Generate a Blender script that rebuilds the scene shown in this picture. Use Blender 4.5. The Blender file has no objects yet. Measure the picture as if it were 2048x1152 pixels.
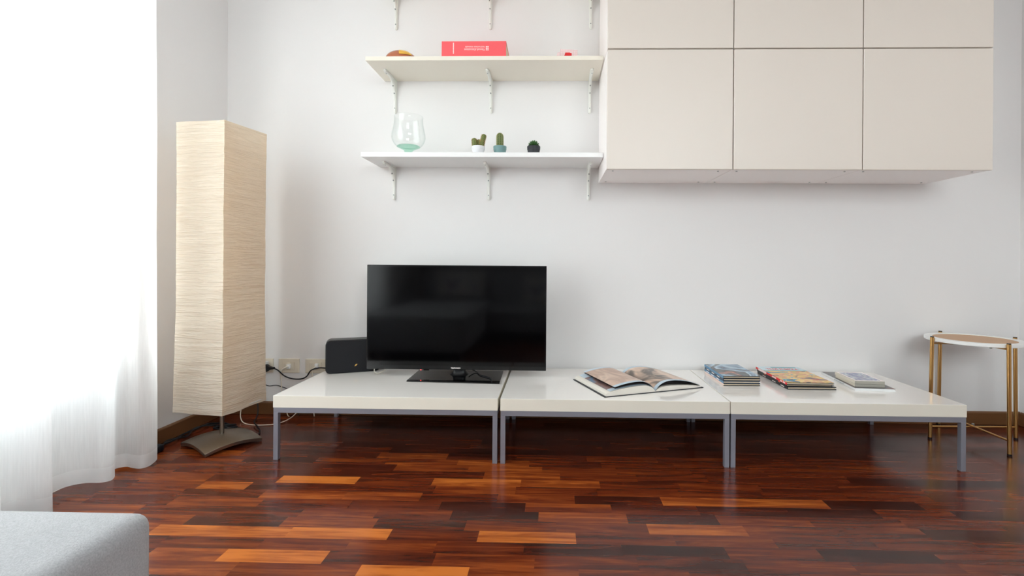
import bpy, bmesh, math, random
from mathutils import Vector, Matrix, noise
C = bpy.context.scene
COL = C.collection
rnd = random.Random(7)
PI = math.pi

# ------------------------------------------------------------------ camera
F_PX = 980.0
cam_d = bpy.data.cameras.new('camera')
cam_d.sensor_fit = 'HORIZONTAL'; cam_d.sensor_width = 36.0
cam_d.lens = F_PX / 2048 * 36.0
cam_d.shift_x = (1024 - 1083.0) / 2048
cam_d.shift_y = (523.8 - 576) / 2048
cam_d.clip_start = 0.05
cam = bpy.data.objects.new('camera', cam_d); COL.objects.link(cam)
cam.matrix_world = (Matrix.Translation((0, -2.74, 0.872)) @ Matrix.Rotation(23.3 / F_PX, 4, 'Z')
                    @ Matrix.Rotation(PI / 2, 4, 'X') @ Matrix.Rotation(0.0071, 4, 'Z'))
C.camera = cam

# ------------------------------------------------------------------ daylight
EXPO = 0.47
SKY = 9.0
w = bpy.data.worlds.new('daylight'); C.world = w; w.use_nodes = True
nt = w.node_tree; bg = nt.nodes['Background']
tc = nt.nodes.new('ShaderNodeTexCoord'); sx = nt.nodes.new('ShaderNodeSeparateXYZ')
rp = nt.nodes.new('ShaderNodeValToRGB')
nt.links.new(tc.outputs['Generated'], sx.inputs[0])
mp = nt.nodes.new('ShaderNodeMapRange')
mp.inputs['From Min'].default_value = -1; mp.inputs['From Max'].default_value = 1
nt.links.new(sx.outputs['Z'], mp.inputs['Value']); nt.links.new(mp.outputs[0], rp.inputs[0])
rp.color_ramp.elements[0].position = 0.0; rp.color_ramp.elements[0].color = (0.40, 0.39, 0.38, 1)
rp.color_ramp.elements[1].position = 1.0; rp.color_ramp.elements[1].color = (0.80, 0.92, 1.0, 1)
e = rp.color_ramp.elements.new(0.40); e.color = (0.30, 0.295, 0.29, 1)
e = rp.color_ramp.elements.new(0.52); e.color = (0.96, 0.98, 1.0, 1)
nt.links.new(rp.outputs[0], bg.inputs['Color']); bg.inputs['Strength'].default_value = SKY

def portal(name, loc, rot, sx_, sy_):      # guides light sampling through a window; gives off nothing itself
    l = bpy.data.lights.new(name, 'AREA'); l.shape = 'RECTANGLE'; l.size = sx_; l.size_y = sy_
    l.cycles.is_portal = True
    o = bpy.data.objects.new(name, l); COL.objects.link(o); o.location = loc; o.rotation_euler = rot
portal('window_portal', (-2.10, -1.725, 1.52), (0, -PI / 2, 0), 2.09, 2.05)

portal('fill_window_portal', (1.25, -4.71, 2.0), (PI / 2, 0, 0), 1.9, 1.3)  # portal for the added fill opening in the rear wall
C.view_settings.view_transform = 'Standard'; C.view_settings.look = 'None'
C.view_settings.exposure = EXPO; C.view_settings.gamma = 1.0
C.view_settings.use_curve_mapping = False
C.cycles.max_bounces = 14; C.cycles.diffuse_bounces = 8; C.cycles.transparent_max_bounces = 16
C.cycles.sample_clamp_indirect = 8.0

# ------------------------------------------------------------------ helpers
def srgb(r, g, b):
    f = lambda c: (c / 255 / 12.92) if c / 255 <= 0.04045 else ((c / 255 + 0.055) / 1.055) ** 2.4
    return (f(r), f(g), f(b), 1)

def pm(name, col, rough=0.5, metal=0.0, spec=0.5, bump=None, coat=0.0, mottle=0.0, trans=0.0, ior=1.45, sheen=0.0):
    m = bpy.data.materials.new(name); m.use_nodes = True
    t = m.node_tree; b = t.nodes['Principled BSDF']
    b.inputs['Base Color'].default_value = col
    b.inputs['Roughness'].default_value = rough; b.inputs['Metallic'].default_value = metal
    b.inputs['Specular IOR Level'].default_value = spec
    b.inputs['Coat Weight'].default_value = coat; b.inputs['Coat Roughness'].default_value = 0.06
    b.inputs['Transmission Weight'].default_value = trans; b.inputs['IOR'].default_value = ior
    b.inputs['Sheen Weight'].default_value = sheen
    if bump or mottle:
        co = t.nodes.new('ShaderNodeTexCoord')
    if mottle:
        n = t.nodes.new('ShaderNodeTexNoise'); n.inputs['Scale'].default_value = 6; n.inputs['Detail'].default_value = 5
        t.links.new(co.outputs['Object'], n.inputs['Vector'])
        mx = t.nodes.new('ShaderNodeMix'); mx.data_type = 'RGBA'
        mx.inputs['A'].default_value = col
        mx.inputs['B'].default_value = (col[0] * (1 - mottle), col[1] * (1 - mottle), col[2] * (1 - mottle), 1)
        t.links.new(n.outputs['Fac'], mx.inputs['Factor']); t.links.new(mx.outputs['Result'], b.inputs['Base Color'])
    if bump:
        sc, st = bump[0], bump[1]
        n = t.nodes.new('ShaderNodeTexNoise'); n.inputs['Detail'].default_value = 6
        mpn = t.nodes.new('ShaderNodeMapping'); mpn.inputs['Scale'].default_value = sc
        t.links.new(co.outputs['Object'], mpn.inputs[0]); t.links.new(mpn.outputs[0], n.inputs['Vector'])
        n.inputs['Scale'].default_value = 1
        bu = t.nodes.new('ShaderNodeBump'); bu.inputs['Strength'].default_value = st; bu.inputs['Distance'].default_value = 0.002
        t.links.new(n.outputs['Fac'], bu.inputs['Height']); t.links.new(bu.outputs[0], b.inputs['Normal'])
    return m

WM = {}                                    # world matrices of my objects
class MB:
    def __init__(s): s.v = []; s.f = []; s.m = []; s.attr = []
    def add(s, vs, fs, mi=0, M=None):
        o = len(s.v)
        for v in vs:
            v = Vector(v)
            s.v.append(M @ v if M else v)
        for f in fs: s.f.append([i + o for i in f]); s.m.append(mi)
        return s
    def box(s, a, b, mi=0, M=None):
        x0, y0, z0 = a; x1, y1, z1 = b
        return s.add([(x0,y0,z0),(x1,y0,z0),(x1,y1,z0),(x0,y1,z0),(x0,y0,z1),(x1,y0,z1),(x1,y1,z1),(x0,y1,z1)],
                     [(0,3,2,1),(4,5,6,7),(0,1,5,4),(1,2,6,5),(2,3,7,6),(3,0,4,7)], mi, M)
    def prism(s, pts, axis, a, b, mi=0, M=None):
        # pts: ccw 2-D outline; axis 0: (y,z) along x, 1: (x,z) along y, 2: (x,y) along z
        def P(p, t): return [(t, p[0], p[1]), (p[0], t, p[1]), (p[0], p[1], t)][axis]
        n = len(pts)
        vs = [P(p, a) for p in pts] + [P(p, b) for p in pts]
        fs = [tuple(range(n)), tuple(range(2 * n - 1, n - 1, -1))] + [(i, i + n, (i + 1) % n + n, (i + 1) % n) for i in range(n)]
        return s.add(vs, fs, mi, M)
    def lathe(s, prof, seg=32, mi=0, M=None, sx=1, sy=1, close=False):
        vs = []; fs = []; n = len(prof)
        for k in range(seg):
            a = 2 * PI * k / seg
            for r, z in prof: vs.append((r * math.cos(a) * sx, r * math.sin(a) * sy, z))
        for k in range(seg):
            k2 = (k + 1) % seg
            for i in range(n - 1): fs.append((k * n + i, k2 * n + i, k2 * n + i + 1, k * n + i + 1))
        if close:
            fs.append(tuple(k * n for k in range(seg))[::-1]); fs.append(tuple(k * n + n - 1 for k in range(seg)))
        return s.add(vs, fs, mi, M)
    def tube(s, pts, r, seg=8, mi=0, smooth_n=1, M=None):
        P = [Vector(p) for p in pts]
        if smooth_n > 1:
            Q = []
            for i in range(len(P) - 1):
                p0 = P[max(i - 1, 0)]; p1 = P[i]; p2 = P[i + 1]; p3 = P[min(i + 2, len(P) - 1)]
                for k in range(smooth_n):
                    t = k / smooth_n
                    Q.append(0.5 * ((2 * p1) + (-p0 + p2) * t + (2 * p0 - 5 * p1 + 4 * p2 - p3) * t * t + (-p0 + 3 * p1 - 3 * p2 + p3) * t ** 3))
            Q.append(P[-1]); P = Q
        vs = []; fs = []; u = None
        for i, p in enumerate(P):
            d = (P[min(i + 1, len(P) - 1)] - P[max(i - 1, 0)]).normalized()
            if u is None: u = d.orthogonal().normalized()
            u = (u - d * u.dot(d)).normalized(); v = d.cross(u)
            rr = r[i] if isinstance(r, (list, tuple)) else r
            for k in range(seg):
                a = 2 * PI * k / seg
                vs.append(p + (u * math.cos(a) + v * math.sin(a)) * rr)
        for i in range(len(P) - 1):
            for k in range(seg):
                k2 = (k + 1) % seg
                fs.append((i * seg + k, i * seg + k2, (i + 1) * seg + k2, (i + 1) * seg + k))
        fs.append(tuple(range(seg))[::-1]); fs.append(tuple((len(P) - 1) * seg + k for k in range(seg)))
        return s.add(vs, fs, mi, M)
    def grid(s, fn, nu, nv, mi=0, M=None):
        vs = [fn(i / nu, j / nv) for j in range(nv + 1) for i in range(nu + 1)]
        fs = [(j * (nu + 1) + i, j * (nu + 1) + i + 1, (j + 1) * (nu + 1) + i + 1, (j + 1) * (nu + 1) + i) for j in range(nv) for i in range(nu)]
        return s.add(vs, fs, mi, M)
    def build(s, name, mats, parent=None, smooth=False, bevel=0, seg=2, world=True, fixn=True):
        me = bpy.data.meshes.new(name)
        inv = WM[parent.name].inverted() if (parent and world) else None
        me.from_pydata([(inv @ v if inv else v) for v in s.v], [], s.f)
        if not isinstance(mats, (list, tuple)): mats = [mats]
        for m in mats: me.materials.append(m)
        me.polygons.foreach_set('material_index', s.m)
        if fixn:
            bm = bmesh.new(); bm.from_mesh(me); bmesh.ops.recalc_face_normals(bm, faces=bm.faces); bm.to_mesh(me); bm.free()
        if smooth:
            me.polygons.foreach_set('use_smooth', [True] * len(me.polygons))
            if smooth != 'all': me.set_sharp_from_angle(angle=math.radians(40))
        o = bpy.data.objects.new(name, me); COL.objects.link(o)
        if parent: o.parent = parent; WM[o.name] = WM[parent.name].copy()
        else: WM[o.name] = Matrix.Identity(4)
        if bevel:
            md = o.modifiers.new('bevel', 'BEVEL'); md.width = bevel; md.segments = seg; md.limit_method = 'ANGLE'; md.angle_limit = math.radians(35)
            md.harden_normals = False
        return o

def tag(o, label=None, cat=None, group=None, kind=None):
    if label: o['label'] = label
    if cat: o['category'] = cat
    if group: o['group'] = group
    if kind: o['kind'] = kind
    return o
def thing(name, label, cat, loc, rz=0.0, group=None):
    o = bpy.data.objects.new(name, None); o.empty_display_size = 0.05
    COL.objects.link(o); o.location = loc; o.rotation_euler = (0, 0, rz)
    WM[o.name] = Matrix.Translation(loc) @ Matrix.Rotation(rz, 4, 'Z')
    return tag(o, label, cat, group)
def struct(mb, name, mat, bevel=0, parent=None, smooth=False):
    o = mb.build(name, mat, parent, bevel=bevel, smooth=smooth)
    if not parent: o['kind'] = 'structure'
    return o
def copy_tree(o, parent=None, loc=None, rz=None):
    c = o.copy(); COL.objects.link(c)
    if parent: c.parent = parent
    if loc is not None: c.location = loc
    if rz is not None: c.rotation_euler = (0, 0, rz)
    for ch in list(o.children): copy_tree(ch, c)
    return c
def text_part(name, body, width, height, mat, parent, M, extrude=0.0002, bold=0.0):
    cu = bpy.data.curves.new(name, 'FONT'); cu.body = body; cu.size = 1; cu.extrude = 0
    cu.offset = bold; cu.align_x = 'CENTER'; cu.align_y = 'CENTER'
    to = bpy.data.objects.new(name + '_src', cu); COL.objects.link(to)
    bpy.context.view_layer.update()
    me = bpy.data.meshes.new_from_object(to)
    bpy.data.objects.remove(to); bpy.data.curves.remove(cu)
    xs = [v.co.x for v in me.vertices]; ys = [v.co.y for v in me.vertices]
    cx, cy = (min(xs) + max(xs)) / 2, (min(ys) + max(ys)) / 2
    kx = width / (max(xs) - min(xs)); ky = height / (max(ys) - min(ys))
    inv = WM[parent.name].inverted()
    for v in me.vertices:
        v.co = inv @ (M @ Vector(((v.co.x - cx) * kx, (v.co.y - cy) * ky, extrude)))
    me.materials.clear(); me.materials.append(mat)
    me.name = name
    o = bpy.data.objects.new(name, me); COL.objects.link(o); o.parent = parent; WM[o.name] = WM[parent.name].copy()
    return o

# ------------------------------------------------------------------ materials
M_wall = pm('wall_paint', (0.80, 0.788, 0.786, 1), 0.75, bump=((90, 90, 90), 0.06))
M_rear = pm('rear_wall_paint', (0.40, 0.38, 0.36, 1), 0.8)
M_ceil = pm('ceiling_paint', (0.92, 0.92, 0.92, 1), 0.85)
M_base = pm('stained_baseboard', srgb(122, 82, 50), 0.35, bump=((3, 60, 60), 0.15), mottle=0.35)
M_cream = pm('cream_lacquer', srgb(225, 216, 207), 0.38)
M_carcass = pm('white_melamine', srgb(252, 247, 246), 0.45)
M_edge = pm('door_edge_band', srgb(205, 190, 165), 0.4)
M_top = pm('glossy_white_lacquer', srgb(252, 248, 243), 0.12, spec=0.6, coat=0.5)
M_band = pm('cream_edge_band', srgb(232, 226, 213), 0.3)
M_steel = pm('grey_powder_coat', srgb(146, 147, 158), 0.38, metal=0.4)
M_shelf1 = pm('cream_shelf_board', srgb(235, 229, 216), 0.35)
M_shelf2 = pm('white_shelf_board', srgb(238, 238, 238), 0.35)
M_bracket = pm('white_bracket_paint', srgb(236, 237, 232), 0.35)
M_screw = pm('zinc_screw', srgb(150, 155, 155), 0.35, metal=0.8)
M_black = pm('black_plastic', srgb(16, 16, 18), 0.35)
M_blackgl = pm('black_glass', srgb(9, 9, 10), 0.05, coat=0.5)
M_bezel = pm('black_gloss_bezel', srgb(14, 15, 18), 0.16)
M_screen = pm('tv_screen', srgb(3, 3, 4), 0.085, spec=0.36)
M_speaker = pm('speaker_fabric', srgb(25, 25, 29), 0.85, bump=((900, 900, 900), 0.3))
M_gold = pm('brass_tube', srgb(205, 160, 100), 0.28, metal=1.0)
M_goldmark = pm('gold_mark', srgb(215, 170, 90), 0.4, metal=0.6)
M_white = pm('white_plastic', srgb(235, 236, 236), 0.35)
M_plate = pm('ivory_socket_plate', srgb(226, 217, 200), 0.4)
M_platein = pm('ivory_socket_insert', srgb(214, 202, 182), 0.45)
M_cable_k = pm('black_cable', srgb(22, 24, 30), 0.5)
M_cable_w = pm('white_cable', srgb(232, 226, 212), 0.5)
M_red = pm('red_cover', srgb(247, 96, 102), 0.5)
M_pages = pm('page_edges', srgb(214, 196, 170), 0.8, bump=((3, 3, 900), 0.4))
M_printw = pm('white_print', srgb(250, 240, 236), 0.6)
M_tray_w = pm('tray_white', srgb(240, 240, 238), 0.35)
M_tray_t = pm('tray_tan', srgb(205, 165, 130), 0.55, mottle=0.12)
M_lampmetal = pm('brushed_nickel', srgb(150, 140, 128), 0.33, metal=0.9, bump=((300, 300, 300), 0.05))
M_sofa = pm('grey_sofa_fabric', srgb(176, 177, 180), 0.95, bump=((420, 420, 420), 0.55), mottle=0.18, sheen=0.25)
def weave():
    t = M_sofa.node_tree; N = t.nodes; L = t.links; b = N['Principled BSDF']
    src = b.inputs['Base Color'].links[0].from_socket
    co = N.new('ShaderNodeTexCoord'); n = N.new('ShaderNodeTexNoise'); n.inputs['Scale'].default_value = 330; n.inputs['Detail'].default_value = 3
    L.new(co.outputs['Object'], n.inputs['Vector'])
    mr = N.new('ShaderNodeMapRange'); mr.inputs['From Min'].default_value = .3; mr.inputs['From Max'].default_value = .7
    mr.inputs['To Min'].default_value = .84; mr.inputs['To Max'].default_value = 1.12; L.new(n.outputs['Fac'], mr.inputs['Value'])
    mx = N.new('ShaderNodeVectorMath'); mx.operation = 'SCALE'; L.new(src, mx.inputs[0]); L.new(mr.outputs[0], mx.inputs['Scale'])
    L.new(mx.outputs[0], b.inputs['Base Color'])
weave()
M_led = bpy.data.materials.new('red_standby_led'); M_led.use_nodes = True
b_ = M_led.node_tree.nodes['Principled BSDF']; b_.inputs['Base Color'].default_value = (1, .05, .05, 1)
b_.inputs['Emission Color'].default_value = (1, .08, .08, 1); b_.inputs['Emission Strength'].default_value = 2.5

def floor_mat():
    m = bpy.data.materials.new('varnished_parquet'); m.use_nodes = True
    t = m.node_tree; N = t.nodes; L = t.links; b = N['Principled BSDF']
    at = N.new('ShaderNodeAttribute'); at.attribute_name = 'tone'
    sd = N.new('ShaderNodeAttribute'); sd.attribute_name = 'seed'
    co = N.new('ShaderNodeTexCoord')
    ofs = N.new('ShaderNodeVectorMath'); ofs.operation = 'ADD'
    cmb = N.new('ShaderNodeCombineXYZ'); L.new(sd.outputs['Fac'], cmb.inputs['X']); L.new(sd.outputs['Fac'], cmb.inputs['Z'])
    L.new(co.outputs['Object'], ofs.inputs[0]); L.new(cmb.outputs[0], ofs.inputs[1])
    mpp = N.new('ShaderNodeMapping'); mpp.inputs['Scale'].default_value = (2.6, 30, 20); L.new(ofs.outputs[0], mpp.inputs[0])
    n1 = N.new('ShaderNodeTexNoise'); n1.inputs['Scale'].default_value = 1.0; n1.inputs['Detail'].default_value = 7
    n1.inputs['Roughness'].default_value = 0.62; n1.inputs['Distortion'].default_value = 0.9; L.new(mpp.outputs[0], n1.inputs['Vector'])
    mp2 = N.new('ShaderNodeMapping'); mp2.inputs['Scale'].default_value = (8, 260, 60); L.new(ofs.outputs[0], mp2.inputs[0])
    n2 = N.new('ShaderNodeTexNoise'); n2.inputs['Scale'].default_value = 1.0; n2.inputs['Detail'].default_value = 4; L.new(mp2.outputs[0], n2.inputs['Vector'])
    # fac = tone + (n1-.5)*.45 + (n2-.5)*.12
    a1 = N.new('ShaderNodeMath'); a1.operation = 'MULTIPLY_ADD'; a1.inputs[1].default_value = 1.35; L.new(n1.outputs['Fac'], a1.inputs[0]); L.new(at.outputs['Fac'], a1.inputs[2])
    a2 = N.new('ShaderNodeMath'); a2.operation = 'MULTIPLY_ADD'; a2.inputs[1].default_value = 0.16; L.new(n2.outputs['Fac'], a2.inputs[0]); L.new(a1.outputs[0], a2.inputs[2])
    a3 = N.new('ShaderNodeMath'); a3.operation = 'SUBTRACT'; a3.inputs[1].default_value = 0.735; L.new(a2.outputs[0], a3.inputs[0])
    r = N.new('ShaderNodeValToRGB'); L.new(a3.outputs[0], r.inputs[0])
    el = r.color_ramp.elements
    el[0].position = 0.0; el[0].color = srgb(44, 17, 9)
    el[1].position = 1.0; el[1].color = srgb(196, 110, 44)
    for p, c in ((0.2, srgb(68, 26, 14)), (0.45, srgb(104, 42, 19)), (0.7, srgb(142, 68, 27))):
        q = el.new(p); q.color = c
    L.new(r.outputs[0], b.inputs['Base Color'])
    n3 = N.new('ShaderNodeTexNoise'); n3.inputs['Scale'].default_value = 7; n3.inputs['Detail'].default_value = 6; L.new(co.outputs['Object'], n3.inputs['Vector'])
    mr = N.new('ShaderNodeMapRange'); mr.inputs['To Min'].default_value = 0.10; mr.inputs['To Max'].default_value = 0.30; L.new(n3.outputs['Fac'], mr.inputs['Value'])
    L.new(mr.outputs[0], b.inputs['Roughness'])
    b.inputs['Specular IOR Level'].default_value = 0.30
    bu = N.new('ShaderNodeBump'); bu.inputs['Strength'].default_value = 0.08; bu.inputs['Distance'].default_value = 0.001
    L.new(n2.outputs['Fac'], bu.inputs['Height']); L.new(bu.outputs[0], b.inputs['Normal'])
    return m

def curtain_mat():
    m = bpy.data.materials.new('sheer_curtain'); m.use_nodes = True
    t = m.node_tree; N = t.nodes; L = t.links; N.remove(N['Principled BSDF']); out = N['Material Output']
    d = N.new('ShaderNodeBsdfDiffuse'); d.inputs[0].default_value = (0.90, 0.90, 0.91, 1)
    tl = N.new('ShaderNodeBsdfTranslucent'); tl.inputs[0].default_value = (0.97, 0.955, 0.945, 1)
    tr = N.new('ShaderNodeBsdfTransparent'); tr.inputs[0].default_value = (1, 1, 1, 1)
    m1 = N.new('ShaderNodeMixShader'); m1.inputs[0].default_value = 0.60; L.new(d.outputs[0], m1.inputs[1]); L.new(tl.outputs[0], m1.inputs[2])
    co = N.new('ShaderNodeTexCoord')
    mpn = N.new('ShaderNodeMapping'); mpn.inputs['Scale'].default_value = (200, 200, 9); L.new(co.outputs['Object'], mpn.inputs[0])
    n = N.new('ShaderNodeTexNoise'); n.inputs['Scale'].default_value = 1; n.inputs['Detail'].default_value = 3; L.new(mpn.outputs[0], n.inputs['Vector'])
    mr = N.new('ShaderNodeMapRange'); mr.inputs['To Min'].default_value = 0.06; mr.inputs['To Max'].default_value = 0.24; L.new(n.outputs['Fac'], mr.inputs['Value'])
    m2 = N.new('ShaderNodeMixShader'); L.new(mr.outputs[0], m2.inputs[0]); L.new(m1.outputs[0], m2.inputs[1]); L.new(tr.outputs[0], m2.inputs[2])
    L.new(m2.outputs[0], out.inputs[0])
    return m
def hem_mat():
    m = bpy.data.materials.new('curtain_hem'); m.use_nodes = True
    t = m.node_tree; N = t.nodes; L = t.links; N.remove(N['Principled BSDF']); out = N['Material Output']
    d = N.new('ShaderNodeBsdfDiffuse'); d.inputs[0].default_value = (0.9, 0.9, 0.9, 1)
    tl = N.new('ShaderNodeBsdfTranslucent'); tl.inputs[0].default_value = (0.9, 0.9, 0.9, 1)
    m1 = N.new('ShaderNodeMixShader'); m1.inputs[0].default_value = 0.42; L.new(d.outputs[0], m1.inputs[1]); L.new(tl.outputs[0], m1.inputs[2])
    L.new(m1.outputs[0], out.inputs[0]); return m

def paper_mat():
    m = bpy.data.materials.new('crinkled_rice_paper'); m.use_nodes = True
    t = m.node_tree; N = t.nodes; L = t.links; N.remove(N['Principled BSDF']); out = N['Material Output']
    co = N.new('ShaderNodeTexCoord')
    mpn = N.new('ShaderNodeMapping'); mpn.inputs['Scale'].default_value = (9, 9, 130); L.new(co.outputs['Object'], mpn.inputs[0])
    n = N.new('ShaderNodeTexNoise'); n.inputs['Scale'].default_value = 1; n.inputs['Detail'].default_value = 6; n.inputs['Distortion'].default_value = 0.8; L.new(mpn.outputs[0], n.inputs['Vector'])
    bu = N.new('ShaderNodeBump'); bu.inputs['Strength'].default_value = 0.9; bu.inputs['Distance'].default_value = 0.010; L.new(n.outputs['Fac'], bu.inputs['Height'])
    r = N.new('ShaderNodeValToRGB'); L.new(n.outputs['Fac'], r.inputs[0])
    r.color_ramp.elements[0].position = 0.25; r.color_ramp.elements[0].color = srgb(233, 224, 208)
    r.color_ramp.elements[1].position = 0.7; r.color_ramp.elements[1].color = srgb(247, 240, 228)
    d = N.new('ShaderNodeBsdfDiffuse'); L.new(r.outputs[0], d.inputs[0]); L.new(bu.outputs[0], d.inputs['Normal'])
    tl = N.new('ShaderNodeBsdfTranslucent'); tl.inputs[0].default_value = srgb(252, 230, 202); L.new(bu.outputs[0], tl.inputs['Normal'])
    m1 = N.new('ShaderNodeMixShader'); m1.inputs[0].default_value = 0.45; L.new(d.outputs[0], m1.inputs[1]); L.new(tl.outputs[0], m1.inputs[2])
    L.new(m1.outputs[0], out.inputs[0]); return m

def art_mat(name, cols, scale=(12, 12, 12), rough=0.3, dist=2.5, const=True, seed=0.0):
    m = bpy.data.materials.new(name); m.use_nodes = True
    t = m.node_tree; N = t.nodes; L = t.links; b = N['Principled BSDF']; b.inputs['Roughness'].default_value = rough
    co = N.new('ShaderNodeTexCoord'); mpn = N.new('ShaderNodeMapping'); mpn.inputs['Scale'].default_value = scale
    mpn.inputs['Location'].default_value = (seed, seed * 2, 0); L.new(co.outputs['Object'], mpn.inputs[0])
    n = N.new('ShaderNodeTexNoise'); n.inputs['Scale'].default_value = 1; n.inputs['Detail'].default_value = 2; n.inputs['Distortion'].default_value = dist
    L.new(mpn.outputs[0], n.inputs['Vector'])
    mr = N.new('ShaderNodeMapRange'); mr.inputs['From Min'].default_value = 0.28; mr.inputs['From Max'].default_value = 0.72; L.new(n.outputs['Fac'], mr.inputs['Value'])
    r = N.new('ShaderNodeValToRGB'); L.new(mr.outputs[0], r.inputs[0])
    if const: r.color_ramp.interpolation = 'CONSTANT'
    el = r.color_ramp.elements; k = len(cols)
    el[0].position = 0; el[0].color = cols[0]; el[1].position = (k - 1) / k if const else 1; el[1].color = cols[-1]
    for i in range(1, k - 1):
        q = el.new(i / k if const else i / (k - 1)); q.color = cols[i]
    L.new(r.outputs[0], b.inputs['Base Color']); return m
def glass_mat(name, col, rough=0.0, mixw=0.9):
    m = bpy.data.materials.new(name); m.use_nodes = True
    t = m.node_tree; N = t.nodes; L = t.links; N.remove(N['Principled BSDF']); out = N['Material Output']
    g = N.new('ShaderNodeBsdfGlossy'); g.inputs['Roughness'].default_value = 0.02; g.inputs[0].default_value = (1, 1, 1, 1)
    tr = N.new('ShaderNodeBsdfTransparent')
    lw_ = N.new('ShaderNodeLayerWeight'); lw_.inputs['Blend'].default_value = 0.5
    pw = N.new('ShaderNodeMath'); pw.operation = 'POWER'; pw.inputs[1].default_value = 4.0; L.new(lw_.outputs['Facing'], pw.inputs[0])
    fr = N.new('ShaderNodeMath'); fr.operation = 'MULTIPLY_ADD'; fr.inputs[1].default_value = 0.45; fr.inputs[2].default_value = 0.035; L.new(pw.outputs[0], fr.inputs[0])
    mc = N.new('ShaderNodeMix'); mc.data_type = 'RGBA'; mc.inputs['A'].default_value = col; mc.inputs['B'].default_value = (col[0] * .82, col[1] * .86, col[2] * .85, 1)
    L.new(pw.outputs[0], mc.inputs['Factor']); L.new(mc.outputs['Result'], tr.inputs[0])
    m1 = N.new('ShaderNodeMixShader'); L.new(fr.outputs[0], m1.inputs[0]); L.new(tr.outputs[0], m1.inputs[1]); L.new(g.outputs[0], m1.inputs[2])
    L.new(m1.outputs[0], out.inputs[0]); return m

M_floor = floor_mat(); M_curtain = curtain_mat(); M_hem = hem_mat(); M_paper = paper_mat()
M_pane = glass_mat('window_glass', (0.97, 0.99, 0.98, 1))

# ------------------------------------------------------------------ room
XL, XR, YB, YF, H = -1.856, 2.552, 0.0, -4.6, 2.78
T = 0.12
RW = 0.0628; Y0 = -0.625
named = [(-1.083,-0.769,-0.812,.93),(-0.47,-0.121,-0.812,.78),(-1.357,-1.189,-0.874,.72),(-1.168,-0.447,-0.877,.25),(-0.874,-0.276,-0.757,.2),
 (-0.957,-0.66,-0.683,.2),(-1.341,-1.027,-0.625,.15),(-0.397,-0.093,-0.998,.12),(-0.344,-0.044,-1.061,.1),(-1.212,-0.893,-1.129,.25),
 (-1.284,-0.845,-1.193,.83),(-0.841,-0.528,-1.2,.9),(-0.515,-0.234,-1.2,.25),(-0.232,0.078,-1.197,.85),(-0.972,-0.664,-1.315,.95),
 (-0.662,-0.346,-1.312,.3),(-0.342,-0.048,-1.315,.5),(-0.542,-0.232,-1.373,.95),(-0.083,0.213,-1.259,.15),(0.215,0.529,-1.259,.1),
 (0.251,0.561,-1.336,.2),(0.808,1.151,-1.264,.08),(1.21,1.582,-1.138,.08),(1.406,1.774,-1.005,.12),(0.997,1.331,-0.945,.08),
 (0.832,1.14,-1.005,.1),(0.517,0.827,-1.005,.25),(0.402,0.99,-0.943,.7),(0.316,0.634,-1.134,.7),(0.258,0.564,-1.068,.2),
 (0.085,0.397,-0.948,.2),(1.194,1.467,-0.731,.12),(1.473,1.869,-0.759,.1),(-1.192,-0.984,-1.308,.6)]
rows = {}
for x0, x1, y, tn in named: rows.setdefault(round((Y0 - y) / RW), []).append((x0, x1, tn))
fl = MB(); tones = []; seeds = []
def plank(x0, x1, ya, yb, tn):
    x0 = max(x0, XL); x1 = min(x1, XR); ya = max(ya, YF); yb = min(yb, YB)
    if x1 - x0 < 1e-4 or yb - ya < 1e-4: return
    fl.add([(x0, ya, 0), (x1, ya, 0), (x1, yb, 0), (x0, yb, 0)], [(0, 1, 2, 3)]); tones.append(tn); seeds.append(rnd.uniform(0, 50))
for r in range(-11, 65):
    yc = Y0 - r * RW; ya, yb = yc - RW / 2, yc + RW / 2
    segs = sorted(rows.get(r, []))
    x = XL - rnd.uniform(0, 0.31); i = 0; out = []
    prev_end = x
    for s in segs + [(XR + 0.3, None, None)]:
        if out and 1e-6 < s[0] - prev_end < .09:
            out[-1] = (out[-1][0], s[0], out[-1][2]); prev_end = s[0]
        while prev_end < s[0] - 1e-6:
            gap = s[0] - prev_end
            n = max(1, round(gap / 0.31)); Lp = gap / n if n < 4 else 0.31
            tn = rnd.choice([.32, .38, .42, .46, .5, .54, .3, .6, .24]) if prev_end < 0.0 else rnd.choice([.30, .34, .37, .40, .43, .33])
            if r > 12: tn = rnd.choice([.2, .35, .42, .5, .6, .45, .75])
            if r < -1: tn = rnd.choice([.10, .18, .24, .3, .34]) if prev_end > -1.2 else rnd.choice([.2, .3, .36, .4])  # under the benches: their shade put into the plank colour as darker tones
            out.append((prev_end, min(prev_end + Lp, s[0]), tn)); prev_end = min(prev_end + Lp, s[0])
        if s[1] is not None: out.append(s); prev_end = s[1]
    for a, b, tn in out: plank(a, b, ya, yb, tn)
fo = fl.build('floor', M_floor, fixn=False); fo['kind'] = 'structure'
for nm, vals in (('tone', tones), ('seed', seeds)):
    at = fo.data.attributes.new(nm, 'FLOAT', 'FACE'); at.data.foreach_set('value', vals)

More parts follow.
